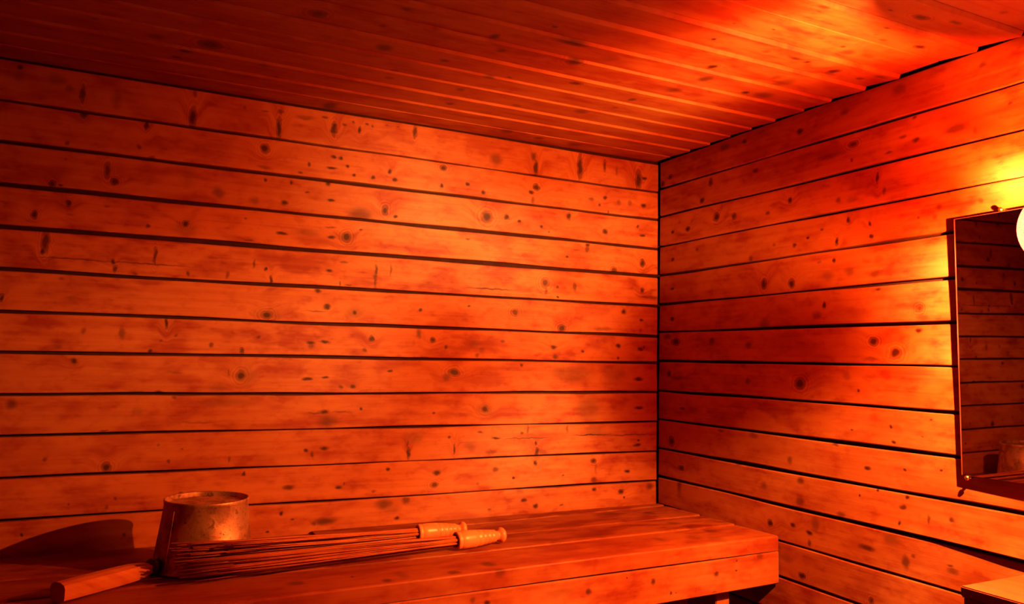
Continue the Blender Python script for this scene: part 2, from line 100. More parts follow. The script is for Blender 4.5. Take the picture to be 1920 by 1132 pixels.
def lathe(name, p0, axis, prof, mat, parent=None, seg=40, smooth=True, cap=True):
    """prof = [(distance along the axis, radius)]"""
    a, x, y = frame_to(axis); p0 = Vector(p0)
    vs, fs = [], []
    for (d, r) in prof:
        for i in range(seg):
            t = 2 * math.pi * i / seg
            vs.append(p0 + a * d + (x * math.cos(t) + y * math.sin(t)) * r)
    n = len(prof)
    for j in range(n - 1):
        for i in range(seg):
            k = (i + 1) % seg
            fs.append((j * seg + i, j * seg + k, (j + 1) * seg + k, (j + 1) * seg + i))
    if cap:
        fs.append(tuple(range(seg))); fs.append(tuple((n - 1) * seg + i for i in range(seg)))
    me = mesh(name, vs, fs, smooth)
    if smooth:
        me.polygons[-1].use_smooth = not cap; me.polygons[-2].use_smooth = not cap
    return link(name, me, mat, parent)

def tube(name, pts, radii, mat, parent=None, seg=6):
    vs, fs = [], []
    n = len(pts); pts = [Vector(p) for p in pts]
    a0, x0, y0 = frame_to(pts[-1] - pts[0])
    for p, r in zip(pts, radii):
        for i in range(seg):
            t = 2 * math.pi * i / seg
            vs.append(p + (x0 * math.cos(t) + y0 * math.sin(t)) * r)
    for j in range(n - 1):
        for i in range(seg):
            k = (i + 1) % seg
            fs.append((j * seg + i, j * seg + k, (j + 1) * seg + k, (j + 1) * seg + i))
    fs.append(tuple(range(seg))); fs.append(tuple((n - 1) * seg + i for i in range(seg)))
    return link(name, mesh(name, vs, fs, True), mat, parent)

# ---------------------------------------------------------------- materials
class NT:
    def __init__(s, name):
        s.m = bpy.data.materials.new(name); s.m.use_nodes = True
        s.t = s.m.node_tree; s.b = s.t.nodes['Principled BSDF']
    def n(s, kind, **kw):
        nd = s.t.nodes.new(kind)
        for k, v in kw.items(): setattr(nd, k, v)
        return nd
    def l(s, a, b): s.t.links.new(a, b)
    def math(s, op, a, b=None, clamp=False):
        nd = s.n('ShaderNodeMath', operation=op); nd.use_clamp = clamp
        for i, v in enumerate((a, b)):
            if v is None: continue
            if isinstance(v, (int, float)): nd.inputs[i].default_value = v
            else: s.l(v, nd.inputs[i])
        return nd.outputs[0]
    def noise(s, vec, scale, detail=3, rough=0.55, dist=0.0):
        nd = s.n('ShaderNodeTexNoise'); nd.inputs['Scale'].default_value = scale
        nd.inputs['Detail'].default_value = detail; nd.inputs['Roughness'].default_value = rough
        nd.inputs['Distortion'].default_value = dist
        s.l(vec, nd.inputs['Vector']); return nd.outputs['Fac']
    def vmath(s, op, a, b=None, c=None):
        nd = s.n('ShaderNodeVectorMath', operation=op)
        for i, v in enumerate((a, b, c)):
            if v is None: continue
            if isinstance(v, (tuple, list)): nd.inputs[i].default_value = v
            else: s.l(v, nd.inputs[i])
        return nd.outputs['Value'] if op == 'LENGTH' else nd.outputs['Vector']
    def map(s, v, a, b, c=0.0, d=1.0, interp='SMOOTHSTEP'):
        nd = s.n('ShaderNodeMapRange', interpolation_type=interp)
        nd.inputs['From Min'].default_value = a; nd.inputs['From Max'].default_value = b
        nd.inputs['To Min'].default_value = c; nd.inputs['To Max'].default_value = d
        s.l(v, nd.inputs['Value']); return nd.outputs['Result']
    def mix(s, f, a, b):
        nd = s.n('ShaderNodeMix', data_type='RGBA')
        if isinstance(f, (int, float)): nd.inputs['Factor'].default_value = f
        else: s.l(f, nd.inputs['Factor'])
        for i, v in ((6, a), (7, b)):
            if isinstance(v, tuple): nd.inputs[i].default_value = (*v, 1)
            else: s.l(v, nd.inputs[i])
        return nd.outputs[2]

def wood(name, axes, knots, seed, base=(0.62, 0.35, 0.17), dark=(0.36, 0.15, 0.055), rough=0.6, spec=0.12, bump=0.3, stain=0.5, edge=False):
    """pine board: grain runs along axes[0]; knots = [(u, v, ru, rv, strength)]"""
    base = (base[0] * 0.58, base[1] * 0.20, base[2] * 0.13); dark = (dark[0] * 0.56, dark[1] * 0.10, dark[2] * 0.10)
    s = NT(name)
    tc = s.n('ShaderNodeTexCoord')
    sep = s.n('ShaderNodeSeparateXYZ'); s.l(tc.outputs['Object'], sep.inputs[0])
    cmb = s.n('ShaderNodeCombineXYZ')
    s.l(sep.outputs[axes[0]], cmb.inputs[0])
    s.l(s.math('ADD', sep.outputs[1], sep.outputs[2]) if edge else sep.outputs[axes[1]], cmb.inputs[1])
    uv = cmb.outputs[0]
    # ragged outlines for the knots
    nz = s.n('ShaderNodeTexNoise'); nz.inputs['Scale'].default_value = 55.0; nz.inputs['Detail'].default_value = 1.0
    s.l(uv, nz.inputs['Vector'])
    off = s.vmath('MULTIPLY_ADD', nz.outputs['Color'], (0.011, 0.008, 0.0), (-0.0055, -0.004, 0.0))
    kuv = s.vmath('ADD', uv, off)
    acc = None; warp = None; rings = None
    for (u, v, ru, rv, st) in knots:
        ru *= 1.6; rv *= 1.55
        q = s.vmath('MULTIPLY_ADD', kuv, (1 / ru, 1 / rv, 0.0), (-u / ru, -v / rv, 0.0))
        L = s.vmath('LENGTH', q)
        w = s.map(L, 1.0, 0.22, 0.0, min(1.0, st * 1.25))
        acc = w if acc is None else s.math('MAXIMUM', acc, w)
        if st >= 0.7 and rv > 0.012 and ru < 2.2 * rv:
            rg_ = s.math('MULTIPLY', s.math('SINE', s.math('MULTIPLY', s.math('ADD', L, s.math('MULTIPLY', nz.outputs['Fac'], 0.5)), 15.0)), s.map(L, 2.0, 0.5, 0.0, 0.34))
            rings = rg_ if rings is None else s.math('ADD', rings, rg_)
        if st >= 0.8 and rv > 0.009:
            w2 = s.map(L, 3.2, 0.5, 0.0, rv * 1.1)
            warp = w2 if warp is None else s.math('ADD', warp, w2)
    sp2 = s.n('ShaderNodeSeparateXYZ'); s.l(uv, sp2.inputs[0])
    v_ = sp2.outputs[1]
    if warp is not None: v_ = s.math('ADD', v_, warp)
    c2 = s.n('ShaderNodeCombineXYZ')
    s.l(sp2.outputs[0], c2.inputs[0]); s.l(v_, c2.inputs[1]); c2.inputs[2].default_value = seed * 3.71
    gv = c2.outputs[0]
    g1 = s.noise(s.vmath('MULTIPLY', gv, (2.2, 70.0, 1.0)), 1.0, 4, 0.6, 0.4)
    g2 = s.noise(s.vmath('MULTIPLY', gv, (7.0, 330.0, 1.0)), 1.0, 2, 0.6)
    bl = s.noise(s.vmath('MULTIPLY', gv, (8.0, 19.0, 1.0)), 1.0, 3, 0.55)
    bs = s.noise(s.vmath('MULTIPLY', gv, (26.0, 42.0, 1.0)), 1.0, 3, 0.6)
    f = s.math('ADD', s.math('MULTIPLY', s.map(g1, 0.35, 0.75), 0.35), s.math('MULTIPLY', s.map(bl, 0.42, 0.66), stain * 1.25))
    f = s.math('ADD', f, s.math('MULTIPLY', s.map(bs, 0.48, 0.74), 0.34))
    f = s.math('ADD', f, s.math('MULTIPLY', g2, 0.16), True)
    if rings is not None: f = s.math('ADD', f, rings, True)
    colr = s.mix(f, base, dark)
    if acc is not None:
        colr = s.mix(s.math('MULTIPLY', acc, 1.0, True), colr, (0.05, 0.004, 0.002))
    s.l(colr, s.b.inputs['Base Color'])
    s.b.inputs['Roughness'].default_value = rough
    s.b.inputs['Specular IOR Level'].default_value = spec
    h = s.math('ADD', s.math('MULTIPLY', g2, 0.5), s.math('MULTIPLY', g1, 0.8))
    if acc is not None: h = s.math('SUBTRACT', h, s.math('MULTIPLY', acc, 0.6))
    bp = s.n('ShaderNodeBump'); bp.inputs['Strength'].default_value = bump; bp.inputs['Distance'].default_value = 0.0012
    s.l(h, bp.inputs['Height']); s.l(bp.outputs[0], s.b.inputs['Normal'])
    return s.m

def plain(name, col, rough=0.6, metal=0.0, spec=0.4):
    s = NT(name)
    tc = s.n('ShaderNodeTexCoord')
    n1 = s.noise(tc.outputs['Object'], 40.0, 3)
    s.l(s.mix(s.map(n1, 0.3, 0.7), col, tuple(c * 0.7 for c in col)), s.b.inputs['Base Color'])
    s.b.inputs['Roughness'].default_value = rough; s.b.inputs['Metallic'].default_value = metal
    s.b.inputs['Specular IOR Level'].default_value = spec
    return s.m

M_back = plain('dark_backing', (0.035, 0.004, 0.003), 0.9, 0, 0.1)

# ---------------------------------------------------------------- planks
def plank(parent, mat, place, u0, u1, v0, v1, thick, seed, tilt=0.0, out=None, bev=0.0025, wob=0.0012, n=22, name='plank'):
    """place(u, v, d) -> world; v0/v1 are (value at u0, value at u1); d is the height out of the wall"""
    rnd = random.Random(seed)
    ph = [rnd.uniform(0, 6.28) for _ in range(6)]
    fr = [rnd.uniform(1.5, 4.5) for _ in range(6)]
    vs, fs = [], []
    for i in range(n + 1):
        t = i / n; u = u0 + (u1 - u0) * t
        lo = v0[0] + (v0[1] - v0[0]) * t + wob * math.sin(fr[0] * u * 2 + ph[0]) + wob * 0.5 * math.sin(fr[1] * u * 5 + ph[1])
        hi = v1[0] + (v1[1] - v1[0]) * t + wob * math.sin(fr[2] * u * 2 + ph[2]) + wob * 0.5 * math.sin(fr[3] * u * 5 + ph[3])
        dl = thick + tilt + 0.0008 * math.sin(fr[4] * u * 2 + ph[4]) + (out(u) if out else 0)
        dh = thick - tilt + 0.0008 * math.sin(fr[5] * u * 2 + ph[5])
        m = (lo + hi) / 2; dm = (dl + dh) / 2 - (out(u) * 0.35 if out else 0)
        ring = [(lo, 0), (lo, dl - bev), (lo + bev * 0.35, dl - bev * 0.3), (lo + bev, dl), (m, dm),
                (hi - bev, dh), (hi - bev * 0.35, dh - bev * 0.3), (hi, dh - bev), (hi, 0)]
        for (v, d) in ring: vs.append(place(u, v, d))
    k = 9
    for i in range(n):
        for j in range(k):
            j2 = (j + 1) % k
            fs.append((i * k + j, i * k + j2, (i + 1) * k + j2, (i + 1) * k + j))
    fs.append(tuple(range(k))); fs.append(tuple(n * k + j for j in range(k)))
    return link(name, mesh(name, vs, fs), mat, parent)

def kn(tab, lo, hi):
    return [k for k in tab if lo <= k[1] < hi]

# --- wall_left : the long wall, y = 0
TH = 0.016
wl = box('wall_left', (XW - 0.05, TH, FLOOR), (0.05, TH + 0.05, CEIL + 0.06), M_back); tag(wl, kind='structure')
jl = [1.128, 1.028, 0.933, 0.834, 0.736, 0.639, 0.545, 0.452, 0.355, 0.265, 0.172, 0.078]
jr = [1.122, 1.026, 0.932, 0.835, 0.743, 0.643, 0.544, 0.456, 0.360, 0.264, 0.168, 0.073]
gw = [0.003, 0.005, 0.008, 0.009, 0.011, 0.0075, 0.0075, 0.007, 0.0065, 0.005, 0.0045, 0.005]   # gap under... at joint i
z = 0.078
while z > FLOOR + 0.12:
    z -= 0.096; jl.append(z); jr.append(z - 0.004); gw.append(0.006)
for i in range(len(jl) - 1):
    s_ = (XW - (-1.84)) / 1.84
    vt, vb = (jl[i], jr[i]), (jl[i + 1], jr[i + 1])
    ks = kn(KN_L, (vb[0] + vb[1]) / 2 - 0.003, (vt[0] + vt[1]) / 2 + 0.003) if i < 13 else []
    rr = random.Random(100 + i); t1 = rr.uniform(0.9, 1.08)
    m = wood('pine_plank_left_%d' % i, (0, 2), ks, i * 1.3 + 0.4, base=(0.62 * t1, 0.35 * t1, 0.17 * t1), stain=rr.uniform(0.3, 0.55))
    plank(wl, m, lambda u, v, d: (u, TH - d, v), XW + 0.003, -0.0065, (vb[0] + gw[i + 1] / 2, vb[1] + gw[i + 1] / 2),
          (vt[0] - gw[i] / 2, vt[1] - gw[i] / 2), TH, 200 + i, tilt=rr.uniform(-0.0005, 0.0012), n=34)

# --- wall_right : x = 0
wr = box('wall_right', (TH, YW - 0.05, FLOOR), (TH + 0.05, TH, CEIL + 0.06), M_back); tag(wr, kind='structure')
rl = [1.130, 1.038, 0.943, 0.844, 0.745, 0.649, 0.557, 0.463, 0.365, 0.272, 0.178, 0.087, -0.004]
rg = [0.004, 0.005, 0.006, 0.005, 0.006, 0.006, 0.007, 0.006, 0.007, 0.007, 0.008, 0.0085, 0.005]
rs = [0, -0.006, -0.008, -0.003, 0.006, 0.003, 0.001, 0.000, 0.002, 0.001, 0.002, 0.002, -0.003]   # rise from the corner to y = -1.18
z = -0.004
while z > FLOOR + 0.12:
    z -= 0.095; rl.append(z); rg.append(0.006); rs.append(0.0)
L_R = abs(YW) / 1.18
for i in range(len(rl) - 1):
    rr = random.Random(300 + i); t1 = rr.uniform(0.9, 1.08)
    hi_, lo_ = rl[i], rl[i + 1]
    ks = kn(KN_R, lo_ - 0.001, hi_ + 0.001) if i < 15 else []
    m = wood('pine_plank_right_%d' % i, (1, 2), ks, 40 + i * 1.7, base=(0.62 * t1, 0.35 * t1, 0.17 * t1), stain=rr.uniform(0.3, 0.5))
    out = None
    if i == 10:
        out = lambda u: 0.010 * max(0.0, min(1.0, (-u - 0.62) / 0.5)) ** 1.3
    plank(wr, m, lambda u, v, d: (TH - d, u, v), -0.004, YW + 0.003,
          (lo_ + rg[i + 1] / 2, lo_ + rs[i + 1] * L_R + rg[i + 1] / 2), (hi_ - rg[i] / 2, hi_ + rs[i] * L_R - rg[i] / 2), TH, 400 + i,
          tilt=rr.uniform(0.0, 0.0012), out=out, n=34)

# --- ceiling : boards along x, slightly stepped, near edge lower
ce = box('ceiling', (XW - 0.05, YW - 0.05, CEIL + 0.022), (0.06, 0.06, CEIL + 0.07), M_back); tag(ce, kind='structure')
cy = [0.0, -0.082, -0.179, -0.275, -0.363, -0.450, -0.544, -0.640, -0.730, -0.830, -0.920, -1.011, -1.099, -1.189]
ck = [(0, 0), (-0.022, 0.004), (0, 0), (-0.010, 0.010), (-0.010, 0.008), (-0.010, 0.006), (-0.010, 0.010), (-0.006, 0.006), (-0.001, 0.006), (-0.003, 0.004), (0, 0), (0, 0), (-0.004, 0.003), (0, 0)]
y = -1.189
while y > YW + 0.1:
    y -= 0.092; cy.append(y); ck.append((0, 0))
cy.append(YW); ck.append((0, 0))
stp = [0, .0012, .003, .0035, .0026, .0028, .004, .0034, .004, .005, .0055, .001, .005, .006]
for i in range(len(cy) - 1):
    rr = random.Random(500 + i)
    far = cy[i]; near = cy[i + 1]
    ks = kn(KN_C, near - 0.001, far + 0.001)
    m = wood('pine_board_ceiling_%d' % i, (0, 1), ks, 80 + i * 2.1, stain=rr.uniform(0.35, 0.6), base=(0.50, 0.27, 0.13))
    st = 1.7 * stp[i + 1] if i + 1 < len(stp) else 0.004
    a0, a1 = ck[i + 1]; b0, b1 = ck[i]
    xe = -0.013 - rr.uniform(0, 0.006)
    vs, fs = [], []
    N = 30
    for j in range(N + 1):
        t = j / N; x = XW + 0.003 + (xe - XW) * t - 0.003 * t
        sft = lambda k, tt: k[0] + (k[1] - k[0]) * tt
        w = 0.0006 * math.sin(x * 7 + i) + 0.0004 * math.sin(x * 17 + 2 * i)
        yn = near + sft(ck[i + 1], t) * 0.6 + w
        yf = far + sft(ck[i], t) * 0.6 + 0.0006 * math.sin(x * 7 + i - 1) + 0.0004 * math.sin(x * 17 + 2 * i - 2) - 0.0006
        zb = CEIL
        zn = zb - st
        vs += [(x, yf, zb + 0.021), (x, yf, zb), (x, yn + st * 0.45 + 0.004, zn + 0.0002), (x, yn + st * 0.45, zn), (x, yn, zn + st * 0.85), (x, yn, zb + 0.021)]
    k = 6
    for j in range(N):
        for q in range(k):
            q2 = (q + 1) % k
            fs.append((j * k + q, j * k + q2, (j + 1) * k + q2, (j + 1) * k + q))
    fs.append(tuple(range(k))); fs.append(tuple(N * k + q for q in range(k)))
    link('ceiling_board', mesh('ceiling_board', vs, fs), m, ce)

# --- unseen sides of the room (seen only in other views): wall_front behind the camera, wall_back opposite the mirror, floor
M_far = wood('pine_far', (1, 2), [], 7.0, base=(0.22, 0.13, 0.07), dark=(0.12, 0.06, 0.03))
M_far2 = wood('pine_far2', (0, 2), [], 8.0, base=(0.22, 0.13, 0.07), dark=(0.12, 0.06, 0.03))
wb = box('wall_back', (XW - 0.05, YW - 0.05, FLOOR), (XW - 0.0, TH, CEIL + 0.06), M_back); tag(wb, kind='structure')
wf = box('wall_front', (XW - 0.05, YW - 0.05, FLOOR), (0.05, YW, CEIL + 0.06), M_back); tag(wf, kind='structure')
fl = box('floor', (XW - 0.05, YW - 0.05, FLOOR - 0.05), (0.05, 0.05, FLOOR), M_back); tag(fl, kind='structure')
for i in range(21):
    z0 = FLOOR + 0.004 + i * 0.0965
    if z0 + 0.09 > CEIL: break
    plank(wb, M_far, lambda u, v, d: (XW + d, u, v), -0.01, YW + 0.02, (z0, z0), (z0 + 0.0905, z0 + 0.0905), 0.016, 700 + i, n=6)
    plank(wf, M_far2, lambda u, v, d: (u, YW + d, v), -0.02, XW + 0.02, (z0, z0), (z0 + 0.0905, z0 + 0.0905), 0.016, 740 + i, n=6)
M_floor = wood('floor_board', (0, 1), [], 9.0, base=(0.2, 0.12, 0.06), dark=(0.12, 0.06, 0.03))
for i in range(25):
    y0 = YW + 0.02 + i * 0.108
    if y0 + 0.1 > 0: break
    plank(fl, M_floor, lambda u, v, d: (u, v, FLOOR + d), -0.02, XW + 0.02, (y0, y0), (y0 + 0.103, y0 + 0.103), 0.016, 780 + i, n=4)

# ---------------------------------------------------------------- bench
bench = empty('sauna_bench', (-1.2, -0.28, FLOOR + 0.016))
tag(bench, 'wide wooden plank bench running along the left wall into the corner', 'bench')
XB0, XB1 = XW + 0.03, -0.004
def ztop(y): return -0.004 + 0.012 * (-y / 0.53)
def bench_board(yf, yn, mat, seed, th=0.036, xb0=XB0, xb1=XB1, dz=0.0, name='bench_board'):
    """far edge yf=(left,right) near edge yn=(left,right)"""
    rr = random.Random(seed)
    vs, fs = [], []; N = 40; b = 0.0035
    for j in range(N + 1):
        t = j / N; x = xb0 + (xb1 - xb0) * t
        f_ = yf[0] + (yf[1] - yf[0]) * t; n_ = yn[0] + (yn[1] - yn[0]) * t
        w = 0.0012 * math.sin(x * 3 + seed) + 0.0005 * math.sin(x * 11 + seed * 2)
        n_ += w
        zf = ztop(f_) + dz; zn = ztop(n_) + dz + 0.0006 * math.sin(x * 5 + seed)
        vs += [(x, f_, zf - th), (x, f_, zf - b), (x, f_ - b, zf), (x, (f_ + n_) / 2, (zf + zn) / 2 + 0.0004), (x, n_ + b * 1.5, zn), (x, n_ + b * 0.4, zn - b * 0.35), (x, n_, zn - b * 1.2), (x, n_, zn - th)]
    k = 8
    for j in range(N):
        for q in range(k):
            q2 = (q + 1) % k
            fs.append((j * k + q, j * k + q2, (j + 1) * k + q2, (j + 1) * k + q))
    fs.append(tuple(range(k))); fs.append(tuple(N * k + q for q in range(k)))
    return link(name, mesh(name, vs, fs), mat, bench)
def bm_(i, lo, hi, **kw):
    return wood('pine_bench_%d' % i, (0, 1), kn(KN_T, lo, hi), 120 + i * 3.3, base=(0.50, 0.255, 0.115), dark=(0.27, 0.10, 0.04), rough=0.5, stain=0.7, **kw)
bench_board((-0.002, -0.002), (-0.094, -0.040), bm_(0, -0.07, 0.1), 1, dz=0.004, xb0=-1.118)
bench_board((-0.002, -0.002), (-0.115, -0.096), bm_(5, -0.07, 0.1), 6, dz=-0.002, xb1=-1.121)
bench_board((-0.098, -0.044), (-0.232, -0.214), bm_(1, -0.225, -0.07), 2, dz=0.0022, xb0=-1.118)
bench_board((-0.119, -0.100), (-0.234, -0.229), bm_(6, -0.225, -0.07), 7, dz=0.0015, xb1=-1.121)
bench_board((-0.2365, -0.2185), (-0.398, -0.362), bm_(2, -0.38, -0.225), 3, dz=0.0008)
MF = wood('pine_bench_front', (0, 1), kn(KN_T, -0.7, -0.38), 133, base=(0.55, 0.29, 0.13), rough=0.5, stain=0.5, edge=True)
bench_board((-0.4025, -0.3665), (-0.585, -0.526), MF, 4, th=0.038, dz=-0.0008)
# fascia below the front board, facing the camera
kf = [(u, v, a, b, s) for (u, v, a, b, s) in KN_F]
MFa = wood('pine_fascia', (0, 2), kf, 150, base=(0.62, 0.33, 0.15), stain=0.45)
vs, fs = [], []
N = 40
for j in range(N + 1):
    t = j / N; x = XB0 + (XB1 - XB0) * t
    yy = -0.583 + 0.056 * t
    zt = -0.0335 + 0.0012 * math.sin(x * 4); zb = -0.130 + 0.013 * t + 0.0015 * math.sin(x * 3)
    b = 0.003
    vs += [(x, yy + 0.030, zb), (x, yy + 0.030, zt), (x, yy + b, zt), (x, yy, zt - b), (x, yy, zb + b), (x, yy + b, zb)]
k = 6
for j in range(N):
    for q in range(k):
        q2 = (q + 1) % k
        fs.append((j * k + q, j * k + q2, (j + 1) * k + q2, (j + 1) * k + q))
fs.append(tuple(range(k))); fs.append(tuple(N * k + q for q in range(k)))
link('fascia_board', mesh('fascia_board', vs, fs), MFa, bench)
M_leg = wood('pine_leg', (2, 0), [], 160)
for x0, x1, y0 in ((-0.190, -0.145, -0.485), (-1.20, -1.155, -0.51), (-2.30, -2.255, -0.53)):
    box('bench_leg', (x0, y0 - 0.012, FLOOR + 0.016), (x1, y0 + 0.033, -0.036), M_leg, bench, 0.002)
    box('bench_leg', (x0, -0.060, FLOOR + 0.016), (x1, -0.015, -0.050), M_leg, bench, 0.002)
    box('bench_joist', (x1, y0 + 0.01, -0.110), (x1 + 0.035, -0.012, -0.042), M_leg, bench, 0.002)
box('bench_brace', (-0.303, -0.49, -0.36), (-0.275, -0.46, -0.036), M_leg, bench, 0.002)

# ---------------------------------------------------------------- upturned metal dipper with wooden handle
def metal():
    s = NT('old_galvanised_metal')
    tc = s.n('ShaderNodeTexCoord')
    o = tc.outputs['Object']
    a = s.noise(o, 60.0, 4, 0.65); b = s.noise(o, 190.0, 3, 0.6); c = s.noise(o, 22.0, 3, 0.6, 0.6)
    spots = s.map(a, 0.56, 0.70); sp2 = s.map(b, 0.60, 0.70); cl = s.map(c, 0.42, 0.62)
    col = s.mix(cl, (0.62, 0.27, 0.20), (0.36, 0.12, 0.09))
    col = s.mix(s.math('MULTIPLY', spots, 0.8), col, (0.12, 0.035, 0.02))
    col = s.mix(s.math('MULTIPLY', sp2, 0.75), col, (0.07, 0.02, 0.015))
    s.l(col, s.b.inputs['Base Color'])
    s.b.inputs['Metallic'].default_value = 0.85
    r = s.math('ADD', s.math('MULTIPLY', a, 0.30), s.math('ADD', s.math('MULTIPLY', sp2, 0.2), 0.34))
    s.l(r, s.b.inputs['Roughness'])
    bp = s.n('ShaderNodeBump'); bp.inputs['Strength'].default_value = 0.5; bp.inputs['Distance'].default_value = 0.0015
    s.l(s.math('ADD', a, s.math('MULTIPLY', b, 0.5)), bp.inputs['Height']); s.l(bp.outputs[0], s.b.inputs['Normal'])
    return s.m
M_metal = metal()
bz = ztop(-0.274)
BC = Vector((-1.404, -0.270, bz))
dip = empty('metal_dipper', BC)
tag(dip, 'upturned spotted metal dipper standing on the bench behind the whisk splints', 'dipper')
axis = Vector((0.012, 0.008, 1.0)).normalized()
H = 0.143
pot = lathe('pot', BC + Vector((0, 0, 0.0034)), axis, [
    (0.004, 0.0965), (0.0, 0.100), (0.001, 0.1035), (0.005, 0.1035), (0.007, 0.101), (0.030, 0.0985), (H * 0.5, 0.0925), (H - 0.010, 0.0845),
    (H - 0.008, 0.0855), (H - 0.002, 0.0865), (H, 0.0858), (H + 0.0005, 0.0845), (H - 0.001, 0.0825), (H - 0.009, 0.0815), (H - 0.010, 0.078), (H - 0.0095, 0.001)],
    M_metal, dip, seg=64)
# lapped seam on the near left of the pot
a_, x_, y_ = frame_to(axis)
ang = math.radians(-143)
cd = Vector((math.cos(ang), math.sin(ang), 0)); tn = Vector((-math.sin(ang), math.cos(ang), 0))
vs = []
for d, r in ((0.008, 0.1010), (0.030, 0.0985), (H * 0.5, 0.0925), (H - 0.011, 0.0848)):
    for w, e in ((-0.004, 0.0004), (-0.0035, 0.0016), (0.0035, 0.0016), (0.004, 0.0004)):
        vs.append(BC + axis * d + cd * (r + e) + tn * w)
fs = [(i * 4 + j, i * 4 + j + 1, i * 4 + j + 5, i * 4 + j + 4) for i in range(3) for j in range(3)]
fs += [(0, 1, 2, 3), (12, 13, 14, 15), (0, 3, 7, 4), (4, 7, 11, 8), (8, 11, 15, 12)]
link('seam', mesh('seam', vs, fs), M_metal, pot)
# ferrule at the mouth and the thick wooden handle lying on the bench
p1 = Vector((-1.500, -0.315, ztop(-0.30) + 0.021)); p2 = Vector((-1.715, -0.480, ztop(-0.46) + 0.0196))
hd = (p2 - p1).normalized(); side = hd.cross(Vector((0, 0, 1))).normalized(); upv = side.cross(hd).normalized()
M_fer = plain('dark_iron', (0.10, 0.07, 0.06), 0.45, 0.8)
lathe('ferrule', p1 + (-hd) * 0.010, hd, [(0.0, 0.012), (0.002, 0.015), (0.012, 0.0155), (0.013, 0.0175), (0.019, 0.0175), (0.020, 0.015), (0.028, 0.013)], M_fer, dip, seg=24)
M_hand = wood('handle_wood', (0, 1), [], 171, base=(0.95, 0.75, 0.30), dark=(0.6, 0.4, 0.15), stain=0.15, edge=True)
prof = [(0.012, 0.012, 0.009), (0.030, 0.017, 0.0135), (0.055, 0.0205, 0.0165), (0.10, 0.0220, 0.0172), (0.160, 0.0215, 0.0172), (0.205, 0.0205, 0.0170)]
vs, fs = [], []
sec = [(-0.95, -0.75), (-1.0, -0.4), (-1.0, 0.42), (-0.86, 0.78), (-0.35, 1.0), (0.35, 1.0), (0.86, 0.78), (1.0, 0.42), (1.0, -0.4), (0.92, -0.8), (0.55, -1.0), (-0.55, -1.0)]
for d, w, h in prof:
    for (sx, sz) in sec:
        vs.append(p1 + hd * d + side * (sx * w) + upv * (sz * h))
k = len(sec)
for i in range(len(prof) - 1):
    for j in range(k):
        j2 = (j + 1) % k
        fs.append((i * k + j, i * k + j2, (i + 1) * k + j2, (i + 1) * k + j))
fs.append(tuple(range(k))); fs.append(tuple((len(prof) - 1) * k + j for j in range(k)))
hob = link('handle', mesh('handle', vs, fs), M_hand, dip); hob['label'] = 'thick pale wooden handle with a crack along it'

# ---------------------------------------------------------------- sauna whisks of thin wooden splints
M_turn = wood('turned_handle', (0, 1), [], 180, base=(1.15, 0.78, 0.45), dark=(1.0, 0.65, 0.35), rough=0.36, spec=0.3, stain=0.3)
M_rod = wood('splint_wood', (0, 1), [], 183, base=(0.66, 0.36, 0.18), dark=(0.40, 0.18, 0.08), rough=0.5, stain=0.4)
M_bore = plain('bore_shade', (0.03, 0.012, 0.008), 0.9, 0, 0.1)  # near-black colour stands for the shade inside the hollow handle end

